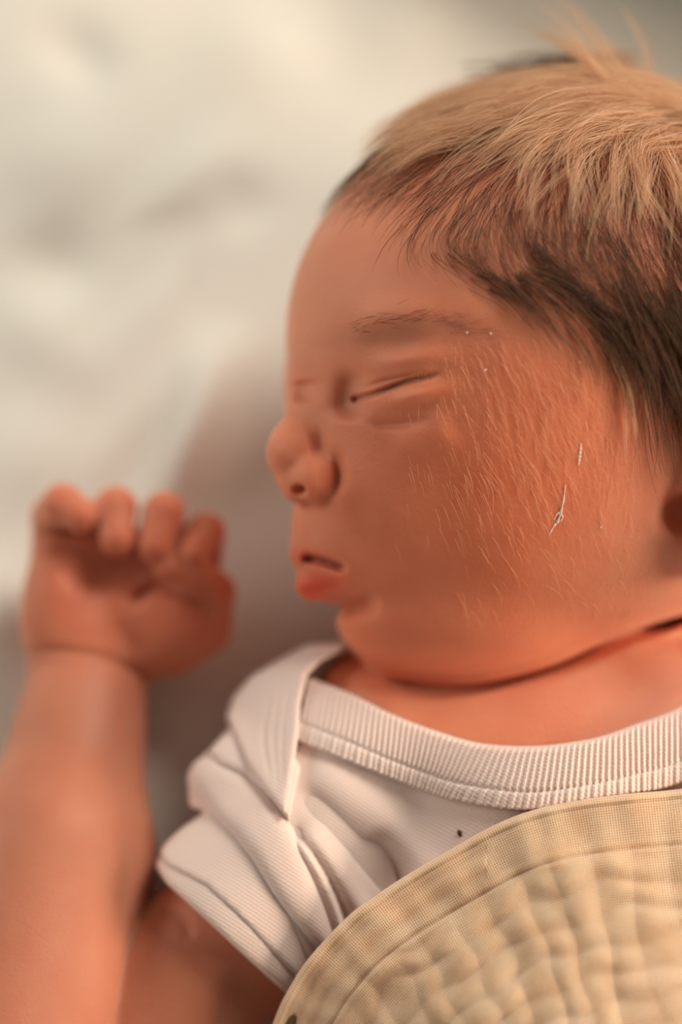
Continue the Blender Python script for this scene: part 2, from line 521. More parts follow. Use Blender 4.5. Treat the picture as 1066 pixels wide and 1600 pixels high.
def sheet():
    nx, ny = 420, 420
    # finer in the middle
    u = np.linspace(-1, 1, nx); v = np.linspace(-1, 1, ny)
    xs = 0.16 * u + 0.55 * u ** 5; ys = 0.02 + 0.16 * v + 0.55 * v ** 5
    X, Y = np.meshgrid(xs, ys, indexing='ij')
    Z = np.zeros_like(X)
    x, y = X.ravel(), Y.ravel(); z = Z.ravel()
    def ridge(pts, width, amp):
        nonlocal z
        P = smooth_pts([bed_xy(*p) for p in pts], 20)
        d, t, sd = polydist(x, y, P)
        tp = np.sin(np.pi * np.clip(t, 0, 1)) ** 2
        z += 1.25 * amp * np.exp(-(d / (1.3 * width)) ** 2) * tp
    m = 0.001
    ridge([(30, 20), (110, 70), (190, 150)], 5 * m, -2.2 * m)
    ridge([(-20, 180), (90, 250), (190, 350)], 9 * m, 2.2 * m)
    ridge([(40, 330), (80, 400), (140, 480)], 6 * m, -2.4 * m)
    ridge([(240, 220), (310, 290), (330, 360)], 10 * m, 2.4 * m)
    ridge([(330, 250), (380, 310), (430, 370)], 5 * m, -2.2 * m)
    ridge([(-60, 420), (80, 530), (220, 640)], 7 * m, 2.4 * m)
    ridge([(180, 440), (260, 500), (330, 500)], 12 * m, 1.8 * m)
    ridge([(-60, 640), (60, 720), (130, 790)], 9 * m, 2.0 * m)
    ridge([(290, -20), (380, 60), (520, 160)], 10 * m, 1.5 * m)
    ridge([(380, 480), (335, 600), (290, 700), (215, 860)], 5.0 * m, 9 * m)
    ridge([(320, 500), (270, 630), (225, 720), (160, 860)], 4.5 * m, -5 * m)
    ridge([(440, 470), (360, 540), (280, 600), (190, 720), (150, 830)], 5.0 * m, 3.0 * m)
    ridge([(-30, 830), (-10, 950), (-30, 1080)], 7 * m, 2.0 * m)
    ridge([(560, -40), (640, 60), (700, 130)], 8 * m, 1.4 * m)
    z += 0.0006 * fbm(x, y, 21, 16, 4, 16)
    # soft hollow where the head presses in
    hc = bed_xy(905, 560)
    r2 = ((x - hc[0]) / 0.06) ** 2 + ((y - hc[1]) / 0.06) ** 2
    z = z * 1.0 * (1 - np.exp(-(r2 / 1.5) ** 2))
    z -= 0.0016
    V_ = np.stack([x, y, z], 1)
    idx = np.arange(nx * ny).reshape(nx, ny)
    Fq = np.stack([idx[:-1, :-1], idx[1:, :-1], idx[1:, 1:], idx[:-1, 1:]], -1).reshape(-1, 4)
    n = NT('cotton_sheet')
    tc = n.n('ShaderNodeTexCoord')
    nz = n.n('ShaderNodeTexNoise', Scale=9.0, Detail=3.0); n.l(tc.outputs['Object'], nz.inputs['Vector'])
    n.l(n.ramp(nz.outputs[0], [(0.3, (0.79, 0.78, 0.72)), (0.7, (0.85, 0.83, 0.77))]), n.b.inputs['Base Color'])
    n.b.inputs['Roughness'].default_value = 0.9
    n2 = n.n('ShaderNodeTexNoise', Scale=1500.0, Detail=2.0); n.l(tc.outputs['Object'], n2.inputs['Vector'])
    n.l(n.bump(n2.outputs[0], 0.2, 0.0003), n.b.inputs['Normal'])
    o = mesh_obj('bed_sheet', V_, Fq, n.m)
    return tag(o, 'soft creased off-white cotton sheet spread under the baby', 'bed sheet')
sheet()

# ------------------------------------------------------------------ clothing
def poly_sd(px, py, poly):
    """signed distance to a closed outline, negative inside"""
    poly = np.asarray(poly, float); n = len(poly)
    d = np.full(px.shape, 1e9); ins = np.zeros(px.shape, bool)
    for i in range(n):
        a, b = poly[i], poly[(i + 1) % n]
        e = b - a; L = e @ e + 1e-9
        t = np.clip(((px - a[0]) * e[0] + (py - a[1]) * e[1]) / L, 0, 1)
        d = np.minimum(d, np.hypot(px - a[0] - t * e[0], py - a[1] - t * e[1]))
        c = ((a[1] > py) != (b[1] > py))
        xx = a[0] + (py - a[1]) / (b[1] - a[1] + 1e-12) * e[0]
        ins ^= c & (px < xx)
    return np.where(ins, -d, d)


FORM = [
    Ell(q(900, 1620, -285), (448, 612, 345), 1),
    Cone(q(850, 1150, -270), q(850, 1250, -250), 235, 245, 90),
    Ell(q(505, 1172, -330), (150, 165, 165), 60),
    Cone(q(640, 1180, -250), q(1150, 1180, -250), 160, 200, 90),
    Cone(q(540, 1250, -240), q(370, 1430, -190), 170, 166, 50),
    Ell(q(385, 1235, -250), (96, 90, 110), 30),
    Cone(q(1200, 1260, -220), q(1300, 1700, -240), 195, 165, 80),
]
NECK_T = [(484, 1058), (550, 1083), (612, 1114), (679, 1140), (753, 1161), (840, 1165), (928, 1153), (993, 1131), (1066, 1102), (1160, 1040), (1260, 940)]
NECK_B = [(462, 1158), (530, 1186), (600, 1214), (655, 1235), (709, 1252), (818, 1268), (920, 1256), (993, 1243), (1066, 1225), (1190, 1160), (1330, 1050)]
DT = [(385, 1206), (426, 1248), (451, 1281), (484, 1351), (505, 1413), (517, 1458)]
DB = [(294, 1231), (323, 1264), (364, 1305), (393, 1342), (426, 1396), (468, 1454), (497, 1491), (540, 1560)]
FSTR = [
    Stroke([(455, 1285), (509, 1363), (545, 1440), (580, 1520)], 6, -17, 0.12, t1=False),
    Stroke([(470, 1290), (520, 1350), (562, 1420), (590, 1480)], 20, 13, 0.15, t1=False),
    Stroke([(463, 1225), (530, 1292), (591, 1358), (650, 1420)], 16, -12, 0.2, t1=False),
    Stroke([(468, 1180), (540, 1240), (620, 1310), (700, 1400)], 30, 10, 0.2, t1=False),
    Stroke([(460, 1300), (497, 1360), (520, 1410), (540, 1480)], 12, 14, 0.2, t1=False),
    Stroke([(640, 1390), (600, 1340), (570, 1300)], 24, -10, 0.3),
]
def cloth(P, lift, strokes=()):
    d = evalops(FORM, P) - lift
    if strokes:
        near = np.abs(d) < 50
        if near.any():
            x, y = proj(P[near]); dn = d[near]; w = P[near, 2]
            for s in strokes: s.add(x, y, w, dn)
            d[near] = dn
        d = np.minimum(d, evalops(BODY, P) - 5)
    return d

def piece(lift, outline, k=8, strokes=(), inner=None, wmin=-520):
    poly = smooth_outline(outline)
    def f(P):
        d = cloth(P, lift, strokes)
        x, y = proj(P)
        g = poly_sd(x, y, poly)
        d = smax(d, g, k)
        d = np.maximum(d, wmin - P[:, 2])
        if inner is not None:
            d = np.maximum(d, -(evalops(FORM, P) - inner))
        return d
    return f

def smooth_outline(o): return o

def knit(name, base, scale_u=1.0, direction=(1, 0)):
    n = NT(name)
    tc = n.n('ShaderNodeTexCoord')
    mp = n.n('ShaderNodeMapping'); mp.inputs['Rotation'].default_value = (0, 0, math.radians(32))
    n.l(tc.outputs['Object'], mp.inputs['Vector'])
    w1 = n.n('ShaderNodeTexWave', Scale=700.0, Distortion=1.2, Detail=1.0); w1.bands_direction = 'X'
    w1.inputs['Detail Scale'].default_value = 2.0
    w2 = n.n('ShaderNodeTexWave', Scale=520.0, Distortion=1.2, Detail=1.0); w2.bands_direction = 'Y'
    n.l(mp.outputs[0], w1.inputs['Vector']); n.l(mp.outputs[0], w2.inputs['Vector'])
    mx = n.n('ShaderNodeMath', operation='MULTIPLY'); n.l(w1.outputs['Fac'], mx.inputs[0]); n.l(w2.outputs['Fac'], mx.inputs[1])
    c = n.ramp(mx.outputs[0], [(0.0, tuple(x * 0.90 for x in base)), (0.5, base)])
    n.l(c, n.b.inputs['Base Color'])
    n.l(n.bump(mx.outputs[0], 0.5, 0.00018), n.b.inputs['Normal'])
    n.b.inputs['Roughness'].default_value = 0.9
    n.b.inputs['Sheen Weight'].default_value = 0.15
    n.b.inputs['Subsurface Weight'].default_value = 0.5
    n.b.inputs['Subsurface Radius'].default_value = (1, 0.75, 0.6)
    n.b.inputs['Subsurface Scale'].default_value = 0.0012
    return n.m
COTTON = knit('white_knit', (0.93, 0.76, 0.70))

suit = bpy.data.objects.new('bodysuit', None); COL.objects.link(suit); suit.parent = baby
suit['label'] = 'white short-sleeved cotton bodysuit'

def build_piece(name, f, lo, hi, step, mat, parent, label=None):
    v, fc = build_sdf(f, lo, hi, step)
    o = mesh_obj(name, world(v), fc, mat, parent)
    if label: o['label'] = label
    return o

neckmid = [((a[0] + b[0]) / 2, (a[1] + b[1]) / 2) for a, b in zip(smooth_pts(NECK_T, 30), smooth_pts(NECK_B, 30))]
bodice = [(440, 1090)] + neckmid + [(1500, 1100), (1500, 2300), (300, 2300), (520, 1600), (470, 1480), (400, 1300)]
build_piece('bodice', piece(4, bodice, 8, FSTR, wmin=-420), (-260, -1350, -440), (1100, -180, 200), 6, COTTON, suit)
sleeve_o = [(600, 1240), (470, 1180), (400, 1150), (330, 1170), (270, 1200), (250, 1250), (323, 1268), (246, 1316), (250, 1338), (261, 1352), (323, 1385), (385, 1443), (470, 1535), (520, 1600), (640, 1480)]
def sleeve_f():
    f0 = piece(0, sleeve_o, 8, (), None, -460)
    armop = BODY[3]
    def f(P):
        return np.maximum(f0(P), -(armop.f(P) - 5))
    return f
build_piece('sleeve', sleeve_f(), (-320, -900, -480), (180, -360, 120), 5, COTTON, suit)
hem_o = [(250, 1326), (262, 1340), (323, 1373), (385, 1431), (463, 1526), (540, 1625), (520, 1650), (447, 1551), (385, 1496), (323, 1438), (261, 1381), (240, 1350)]
def hem_f():
    f0 = piece(-5, hem_o, 10, (), None, -460)
    armop = BODY[3]
    return lambda P: np.maximum(f0(P), -(armop.f(P) - 2))
build_piece('sleeve_hem', hem_f(), (-340, -980, -480), (120, -500, 120), 4, COTTON, suit)
roll_o = [(331, 1172), (385, 1200), (426, 1240), (455, 1281), (487, 1351), (512, 1413), (545, 1500), (540, 1560), (497, 1493), (468, 1456), (426, 1398), (393, 1345), (364, 1308), (323, 1266), (294, 1236), (288, 1212), (300, 1190)]
build_piece('sleeve_fold', piece(20, roll_o, 34, (), -14, -400), (-300, -860, -420), (80, -340, 150), 5, COTTON, suit)
under_o = [(420, 1110), (366, 1130), (326, 1174), (345, 1196), (385, 1212), (426, 1250), (452, 1284), (470, 1200)]
build_piece('shoulder_panel', piece(24, under_o, 14, (), -10, -420), (-260, -560, -440), (0, -300, 100), 5, COTTON, suit)
flap_o = [(545, 1006), (484, 1008), (440, 1030), (395, 1056), (366, 1089), (355, 1120), (369, 1150), (385, 1190), (415, 1236), (447, 1276), (455, 1231), (461, 1186), (468, 1136), (470, 1099), (480, 1055), (500, 1034), (530, 1020)]
build_piece('shoulder_flap', piece(36, flap_o, 10, [Stroke(x, 3, -3.5, 0.2, wmin=-500) for x in ([(440, 1065), (428, 1150), (436, 1240)], [(455, 1060), (441, 1150), (443, 1235)], [(425, 1075), (412, 1150), (425, 1225)])], 0, -440), (-240, -560, -460), (60, -180, 140), 4, COTTON, suit)

# ribbed collar
def ribbed():
    nu, nv = 1100, 34
    tb, bb = smooth_pts(NECK_T, nu), smooth_pts(NECK_B, nu)
    v = np.linspace(0, 1, nv)
    slant = np.zeros(nu)
    PX = tb[:, None, 0] * (1 - v) + bb[:, None, 0] * v; PY = tb[:, None, 1] * (1 - v) + bb[:, None, 1] * v
    arc = np.concatenate([[0], np.cumsum(np.hypot(*np.diff(tb, axis=0).T))])
    form = lambda P: evalops(FORM, P)
    w = trace(form, PX.ravel(), PY.ravel()).reshape(nu, nv)
    ph = arc[:, None] / 9.4 * 2 * np.pi
    rib = np.sin(ph + 0.25 * np.sin(v * 9)[None])
    rib2 = np.sin(ph * 0.5)
    vv = v[None]
    env = np.clip(vv / 0.04, 0, 1) * (1 - np.exp(-((vv - 0.70) / 0.025) ** 2))
    up = np.where(vv < 0.70, rib * 2.8, rib * 1.6 + rib2 * 0.9)
    seam = -4 * np.exp(-((vv - 0.70) / 0.025) ** 2) - 1.5 * np.exp(-((vv - 0.9) / 0.02) ** 2)
    edge = -26 * (1 - np.sqrt(np.clip(1 - (1 - np.clip(vv / 0.10, 0, 1)) ** 2, 0, 1))) - 16 * (1 - np.sqrt(np.clip(1 - (1 - np.clip((1 - vv) / 0.07, 0, 1)) ** 2, 0, 1)))
    lift = 24 + up * env + seam + edge + 5 * np.sin(vv * np.pi)
    W = w + lift
    # wrap the rim down to the skin
    W[:, 0] -= 30; W[:, -1] -= 16
    k = (D - W) / D
    Q = np.stack([(PX - 533) * k, (800 - PY) * k, W], -1).reshape(-1, 3)
    idx = np.arange(nu * nv).reshape(nu, nv)
    Fq = np.stack([idx[:-1, :-1], idx[:-1, 1:], idx[1:, 1:], idx[1:, :-1]], -1).reshape(-1, 4)
    return mesh_obj('collar', world(Q), Fq, COTTON, suit)
c = ribbed(); c['label'] = 'ribbed round collar'

# ------------------------------------------------------------------ blanket
BFORM = [
    Ell(q(960, 1790, -230), (520, 560, 400), 1),
    Cone(q(640, 1420, -240), q(1150, 1330, -220), 250, 255, 110),
    Cone(q(560, 1430, -240), q(430, 1800, -230), 200, 170, 90),
    Cone(q(1200, 1300, -220), q(1320, 1800, -240), 220, 190, 90),
]
EDGE = [(330, 1960), (370, 1760), (426, 1600), (451, 1545), (484, 1495), (542, 1433), (591, 1396), (660, 1352), (712, 1322), (770, 1290), (830, 1266), (900, 1250), (980, 1240), (1066, 1232), (1180, 1215), (1300, 1190), (1500, 1180), (1700, 1200)]
def muslin_mat(name, light, dark, ustep, vstep):
    n = NT(name)
    uv = n.n('ShaderNodeUVMap')
    def wave(axis, sc):
        w = n.n('ShaderNodeTexWave', Scale=sc, Distortion=0.7, Detail=2.0); w.bands_direction = axis
        w.inputs['Detail Scale'].default_value = 0.6
        n.l(uv.outputs[0], w.inputs['Vector']); return w.outputs['Fac']
    # wave scale: one period every 2*pi/(20*scale)
    a, b = wave('X', 0.314 / ustep), wave('Y', 0.314 / vstep)
    mx = n.n('ShaderNodeMath', operation='MAXIMUM'); n.l(a, mx.inputs[0]); n.l(b, mx.inputs[1])
    nz = n.n('ShaderNodeTexNoise', Scale=0.02, Detail=3.0); n.l(uv.outputs[0], nz.inputs['Vector'])
    c1 = n.ramp(mx.outputs[0], [(0.35, dark), (0.85, light)])
    c2 = n.ramp(nz.outputs[0], [(0.35, (0.9, 0.86, 0.80)), (0.65, (1, 1, 1))])
    # dark printed motif at the lower corner of the edge
    sx = n.n('ShaderNodeSeparateXYZ'); n.l(uv.outputs[0], sx.inputs[0])
    def m_(op, a_, b_):
        x_ = n.n('ShaderNodeMath', operation=op)
        for i_, v_ in enumerate((a_, b_)):
            if isinstance(v_, (int, float)): x_.inputs[i_].default_value = v_
            else: n.l(v_, x_.inputs[i_])
        return x_.outputs[0]
    du = m_('DIVIDE', m_('SUBTRACT', sx.outputs[0], 374), 34); dv = m_('DIVIDE', m_('SUBTRACT', sx.outputs[1], 27), 11)
    rr = m_('ADD', m_('ADD', m_('MULTIPLY', du, du), m_('MULTIPLY', dv, dv)), m_('MULTIPLY', mx.outputs[0], 0.3))
    mk = n.ramp(rr, [(0.85, (0.20, 0.13, 0.09)), (1.0, (1, 1, 1))])
    n.l(n.mul(n.mul(c1, c2), mk), n.b.inputs['Base Color'])
    n.l(n.bump(mx.outputs[0], 0.7, 0.00025), n.b.inputs['Normal'])
    n.b.inputs['Roughness'].default_value = 0.95
    n.b.inputs['Sheen Weight'].default_value = 0.2
    n.b.inputs['Subsurface Weight'].default_value = 0.6
    n.b.inputs['Subsurface Radius'].default_value = (1, 0.7, 0.45)
    n.b.inputs['Subsurface Scale'].default_value = 0.0025
    return n.m
GAUZE = muslin_mat('cream_muslin', (1.0, 0.70, 0.50), (0.93, 0.49, 0.30), 4.2, 4.0)

def blanket_w(PX, PY, s, t):
    """depth of the muslin: s runs along its edge, t inwards (drawing units)"""
    form = lambda P: evalops(BFORM, P)
    both = lambda P: smin(evalops(BFORM, P), evalops(FORM, P) - 34, 60)
    w = trace(both, PX.ravel(), PY.ravel()).reshape(PX.shape)
    # never through the bed
    kb = (800 - PY) / D
    wb = (A0 - TAN * kb * D) / (1 - TAN * kb)
    w = np.maximum(w, wb + 12)
    jx = 7 * fbm(s, t, 3, 10, 0.002, 0.012); jy = 8 * fbm(s, t, 5, 10, 0.002, 0.012)
    a = (s + jx) / 66 * np.pi; b = (t - 92 + jy) / 46 * np.pi
    puff = (np.sin(a) ** 2) ** 0.6 * 0.4 + (np.sin(b) ** 2) ** 0.7 * 0.6
    inside = np.clip((t - 70) / 30, 0, 1)
    z = inside * (9 * puff) + (1 - inside) * (3.0 * np.sin(a + 0.4) ** 2 + 1.5 * np.sin(s / 23))
    z += 4 * fbm(s, t, 9, 14, 0.003, 0.012)
    rim = np.clip(t / 9, 0, 1)
    z += -20 * (1 - np.sqrt(1 - (1 - rim) ** 2))
    z -= 2.5 * np.exp(-((t - 15) / 2.5) ** 2) + 2.0 * np.exp(-((t - 86) / 4) ** 2) * 2.5
    z += 3.0 * np.exp(-((t - 9) / 5) ** 2)
    z += 2.5 * np.sin(t / 5.5) * np.exp(-((t - 45) / 28) ** 2) * (PX < 760)
    return w + z
def blanket():
    nu = 620
    e = smooth_pts(EDGE, nu)
    arc = np.concatenate([[0], np.cumsum(np.hypot(*np.diff(e, axis=0).T))])
    # inward normals turn gently towards down-right so the rows fan out
    tan = np.gradient(e, axis=0); tan /= np.hypot(tan[:, 0], tan[:, 1])[:, None]
    nor = np.stack([-tan[:, 1], tan[:, 0]], 1)
    kk = np.exp(-(np.arange(-90, 91) / 40.0) ** 2); kk /= kk.sum()
    nor = np.stack([np.convolve(np.pad(nor[:, i], 90, 'edge'), kk, 'valid') for i in (0, 1)], 1)
    nor /= np.hypot(nor[:, 0], nor[:, 1])[:, None]
    t = np.concatenate([np.linspace(0, 12, 9)[:-1], np.linspace(12, 420, 150)[:-1], np.linspace(420, 1250, 150)])
    bl = np.clip((t - 60) / 260, 0, 0.85)[None, :, None]
    dr = nor[:, None] * (1 - bl) + np.array([0.22, 0.975]) * bl
    dr /= np.linalg.norm(dr, axis=2)[..., None]
    pos = e[:, None] + np.concatenate([dr[:, :1] * 0, np.cumsum(dr[:, 1:] * np.diff(t)[None, :, None], 1)], 1)
    PX, PY = pos[..., 0], pos[..., 1]
    s = np.repeat(arc[:, None], len(t), 1); tt = np.repeat(t[None], nu, 0)
    W = blanket_w(PX, PY, s, tt)
    k = (D - W) / D
    Q = np.stack([(PX - 533) * k, (800 - PY) * k, W], -1).reshape(-1, 3)
    idx = np.arange(nu * len(t)).reshape(nu, len(t))
    Fq = np.stack([idx[:-1, :-1], idx[:-1, 1:], idx[1:, 1:], idx[1:, :-1]], -1).reshape(-1, 4)
    uv = np.stack([s.ravel(), tt.ravel()], 1)
    o = mesh_obj('muslin_blanket', world(Q), Fq, GAUZE, None, uv=uv)
    m = o.modifiers.new('thick', 'SOLIDIFY'); m.thickness = 0.0008; m.offset = -1
    return tag(o, 'cream crinkled muslin blanket drawn over the baby\'s chest', 'blanket')
blanket()
print('cloth', _t.time() - _t0)

# ------------------------------------------------------------------ hair
FIELD = np.array([
    (520, 290, -.70, .70), (600, 230, -.85, .50), (640, 300, -.60, .80), (680, 165, -.95, .25), (750, 130, -.97, .12), (760, 220, -.70, .70),
    (850, 180, -.70, .70), (850, 300, -.28, .96), (950, 150, -.80, .60), (950, 300, -.12, 1.0), (1060, 150, -.85, .35),
    (1050, 300, .05, 1.0), (720, 330, -.35, .93), (780, 400, .15, .98), (700, 440, .8, .6), (760, 445, .92, .4), (850, 425, .85, .52),
    (920, 465, .75, .66), (980, 560, .45, .9), (1000, 620, .12, 1.0), (1066, 500, .45, .9), (1066, 400, .35, .95), (960, 400, .25, .95),
    (880, 360, .1, 1.0), (1150, 60, -.9, .2), (1200, 300, .2, 1.0), (1200, 500, .4, .9), (950, 60, -.98, .05), (1066, 640, .3, .95),
    (560, 150, -.9, .2), (1400, 200, 0, 1.0), (1400, 600, .5, .8)])
def field(px, py):
    d2 = (px[:, None] - FIELD[:, 0]) ** 2 + (py[:, None] - FIELD[:, 1]) ** 2
    w = 1 / (d2 + 400) ** 1.6
    v = np.stack([(w * FIELD[:, 2]).sum(1), (w * FIELD[:, 3]).sum(1)], 1)
    return v / (np.linalg.norm(v, axis=1)[:, None] + 1e-9)

headf = lambda P: evalops(HEAD, P)
HP = []
def head_surface_points(n, cond):
    """random points on the head"""
    cen = q(909, 525, -330); out = []
    tot = 0
    while tot < n:
        u = rng.normal(size=(n * 2, 3)); u /= np.linalg.norm(u, axis=1)[:, None]
        P = cen + u * 650
        for _ in range(14):
            P = P - u * headf(P)[:, None] * 0.9
        px, py = proj(P)
        nrm = u
        m = rng.random(len(P)) < cond(px, py, P, nrm)
        out.append(P[m]); tot += m.sum()
        if m.sum() == 0: break
    return np.vstack(out)[:n]

HAIRLINE = [(440, 330), (505, 322), (560, 325), (600, 345), (640, 375), (665, 420), (700, 452), (760, 462), (850, 446), (905, 462), (950, 505), (975, 560), (1000, 640), (1025, 660), (1050, 640), (1120, 600), (1230, 640), (1300, 900), (1600, 900), (1600, -400), (300, -400)]
def scalp_density(px, py, P, nrm):
    sd = -poly_sd(px, py, HAIRLINE)
    soft = np.where(px < 760, 90, 45)
    d = np.clip((sd + 8) / soft, 0, 1)
    return np.where(P[:, 2] > -640, d, 0.0)

def comb(P, length, lift, n=9, wave=0.0, jitter=0.12, gravity=0.0, bias=None):
    """run each strand along the combing direction, hugging the head at a growing height"""
    N = len(P); pts = np.zeros((N, n, 3)); pts[:, 0] = P
    cur = P.copy(); ja = rng.normal(size=N) * jitter
    for i in range(1, n):
        px, py = proj(cur)
        f = field(px, py)
        if bias is not None: f = f + bias
        c, s_ = np.cos(ja), np.sin(ja)
        f = np.stack([f[:, 0] * c - f[:, 1] * s_, f[:, 0] * s_ + f[:, 1] * c], 1)
        g = grad(headf, cur, 3.0); g /= np.linalg.norm(g, axis=1)[:, None] + 1e-9
        d = np.stack([f[:, 0], -f[:, 1], np.zeros(N)], 1)
        d -= (d * g).sum(1)[:, None] * g
        d /= np.linalg.norm(d, axis=1)[:, None] + 1e-6
        cur = cur + d * (length / (n - 1))[:, None]
        h = lift * np.sin(min(1.0, i / (n - 1) * 1.15) * np.pi * 0.62)
        dist = headf(cur)
        cur = cur + g * (h - dist)[:, None]
        pts[:, i] = cur
        ja = ja + rng.normal(size=N) * jitter * 0.25
    return pts

def clump(guides, k, spread, pinch, noise=2.0):
    """children gather round each guide and close towards its tip"""
    N, n, _ = guides.shape
    off = rng.normal(size=(N, k, 1, 3)) * spread
    t = np.linspace(0, 1, n)[None, None, :, None]
    pin = 1 - pinch * t ** 1.3
    nz = rng.normal(size=(N, k, 1, 3)) * noise * t ** 1.5
    curl = np.sin(t * 5 + rng.random((N, k, 1, 1)) * 6.28) * noise * t * rng.normal(size=(N, k, 1, 3))
    C = guides[:, None] + off * pin + nz * 2 + curl
    # vary the lengths
    L = rng.uniform(0.7, 1.0, size=(N, k, 1, 1))
    tt = np.clip(t * L, 0, 1) * (n - 1)
    i0 = np.minimum(tt.astype(int), n - 2); fr = tt - i0
    A = np.take_along_axis(C, np.broadcast_to(i0, C.shape), 2); B = np.take_along_axis(C, np.broadcast_to(i0 + 1, C.shape), 2)
    C = A * (1 - fr) + B * fr
    C = C.reshape(N * k, n, 3)
    d = headf(C.reshape(-1, 3)).reshape(N * k, n)
    lowm = np.maximum(1.0 - d, 0)
    C[:, :, 2] += np.minimum(lowm, 30)
    return C

def strands(name, C, radius, mat, parent, taper=0.35, kind='stuff', label=None):
    N, n, _ = C.shape
    hc = bpy.data.hair_curves.new(name)
    hc.add_curves([n] * N)
    hc.position_data.foreach_set('vector', world(C).astype(np.float32).ravel())
    t = np.linspace(0, 1, n)
    r = (radius * S) * (1 - (1 - taper) * t ** 1.5)
    r = (np.ones((N, 1)) * r[None] * rng.uniform(0.7, 1.2, size=(N, 1)))
    at = hc.attributes.get('radius') or hc.attributes.new('radius', 'FLOAT', 'POINT')
    at.data.foreach_set('value', r.astype(np.float32).ravel())
    hc.materials.append(mat)
    o = bpy.data.objects.new(name, hc); COL.objects.link(o); o.parent = parent
    if kind: o['kind'] = kind
    if label: o['label'] = label
    return o

def hair_mat(name, lo, hi, rough=0.45):
    n = NT(name)
    info = n.n('ShaderNodeHairInfo')
    c = n.ramp(info.outputs['Random'], [(0.0, lo), (1.0, hi)])
    n.l(c, n.b.inputs['Base Color'])
    n.b.inputs['Roughness'].default_value = rough
    n.b.inputs['Specular IOR Level'].default_value = 0.35
    tr = n.n('ShaderNodeBsdfTranslucent'); n.l(c, tr.inputs[0])
    mx = n.n('ShaderNodeMixShader'); mx.inputs[0].default_value = 0.35
    out = [x for x in n.t.nodes if x.type == 'OUTPUT_MATERIAL'][0]
    n.l(n.b.outputs[0], mx.inputs[1]); n.l(tr.outputs[0], mx.inputs[2]); n.l(mx.outputs[0], out.inputs[0])
    return n.m
H_DARK = hair_mat('dark_hair', (0.05, 0.027, 0.016), (0.24, 0.125, 0.07))
H_SUNTINT = hair_mat('sun_tinted_hair', (0.64, 0.37, 0.21), (1.0, 0.74, 0.52))  # same dark hair, with the warm backlight painted in as a paler gold
H_DOWN = hair_mat('down', (0.75, 0.42, 0.25), (0.95, 0.68, 0.45))

# short dark growth all over the scalp
R = head_surface_points(11000, scalp_density)
px, py = proj(R)
far = np.clip((px - 500) / 400, 0, 1)
C1 = comb(R, rng.uniform(50, 110, len(R)) * (0.6 + 0.8 * far), 3 + 10 * rng.random(len(R)), jitter=0.16)
strands('hair', C1, 0.36, H_DARK, baby, label='fine dark brown newborn hair lying on the scalp')
# dark locks combed round the temple towards the ear
def band(pts, n, width):
    p = smooth_pts(pts, 200); i = rng.integers(0, 200, n)
    x = p[i, 0] + rng.normal(size=n) * width; y = p[i, 1] + rng.normal(size=n) * width
    w = trace(headf, x, y)
    return np.array([q(a, b, c) for a, b, c in zip(x, y, w)])
g = band([(740, 425), (800, 432), (860, 432), (910, 452), (950, 490), (975, 550)], 30, 14)
C2 = clump(comb(g, rng.uniform(110, 210, len(g)), 10 + 8 * rng.random(len(g)), 10, jitter=0.10), 10, 6, 0.75, 2)
g = band([(985, 400), (1030, 470), (1066, 520), (1100, 560)], 32, 38)
C3 = clump(comb(g, rng.uniform(180, 300, len(g)), 14 + 14 * rng.random(len(g)), 10, jitter=0.12), 16, 12, 0.75, 2)
def wisps():
    n = 26; t = np.linspace(0, 1, 10)
    x0 = rng.uniform(840, 1000, n); y0 = 110 + rng.normal(size=n) * 9 - (x0 - 860) * 0.12
    L = rng.uniform(80, 190, n); w = rng.uniform(-420, -320, n)
    dy = rng.uniform(-6, 34, n)
    g = np.array([[q(a - l * u, b + d * u ** 1.6 - 8 * math.sin(u * 3.1), c_) for u in t] for a, b, l, d, c_ in zip(x0, y0, L, dy, w)])
    off = rng.normal(size=(n, 10, 1, 3)) * 7 * (1 - 0.85 * t[None, None, :, None])
    return (g[:, None] + off).reshape(-1, 10, 3)
C4 = wisps()
g = band([(500, 318), (530, 280), (570, 245), (620, 205), (680, 170)], 64, 6)
C5 = clump(comb(g, rng.uniform(40, 80, len(g)), 22 + 22 * rng.random(len(g)), 10, jitter=0.14, bias=np.array([-0.4, -0.2])), 20, 9, 0.6, 2)
strands('hair', np.vstack([C2[:, :9], C3[:, :9], C4[:, :9], C5[:, :9]]), 0.42, H_DARK, baby, label='darker brown locks swept round the temple')
# crown locks falling over the temple, sunlight painted into their colour
def crown(px, py, P, nrm):
    m = (P[:, 2] > -420) & (py < 240 - 0.0 * px) & (px > 640) & (px < 1300)
    y0 = np.interp(px, [640, 760, 900, 1066, 1300], [215, 215, 205, 300, 320])
    return (m & (py < y0)) * np.interp(px, [640, 720, 800], [0.1, 0.5, 1.0]) * np.interp(py, [100, 220], [0.45, 1.0]) * (0.35 + 0.65 * (np.sin(px / 23 + py / 31) > -0.2))
g = head_surface_points(370, crown)
gx, gy = proj(g)
Lg = rng.uniform(120, 230, len(g)) * np.interp(gx, [640, 800, 1066], [0.6, 1.05, 1.55])
C6 = clump(comb(g, Lg, 12 + 26 * rng.random(len(g)), 11, jitter=0.17), 15, 13, 0.88, 2.4)
gb = band([(700, 215), (800, 195), (900, 190), (1000, 215), (1066, 250), (1110, 300)], 62, 18)
C6b = clump(comb(gb, rng.uniform(130, 230, len(gb)), 26 + 22 * rng.random(len(gb)), 11, jitter=0.16), 16, 9, 0.94, 2.0)
gb = band([(950, 500), (962, 560), (985, 600)], 4, 7)
C6c = clump(comb(gb, rng.uniform(150, 230, len(gb)), 12 + 6 * rng.random(len(gb)), 11, jitter=0.08), 7, 3, 0.9, 1.0)
C6 = np.vstack([C6, C6b, C6c])
strands('hair', C6, 0.40, H_SUNTINT, baby, label='dark brown hair falling from the crown, coloured as if sunlit')
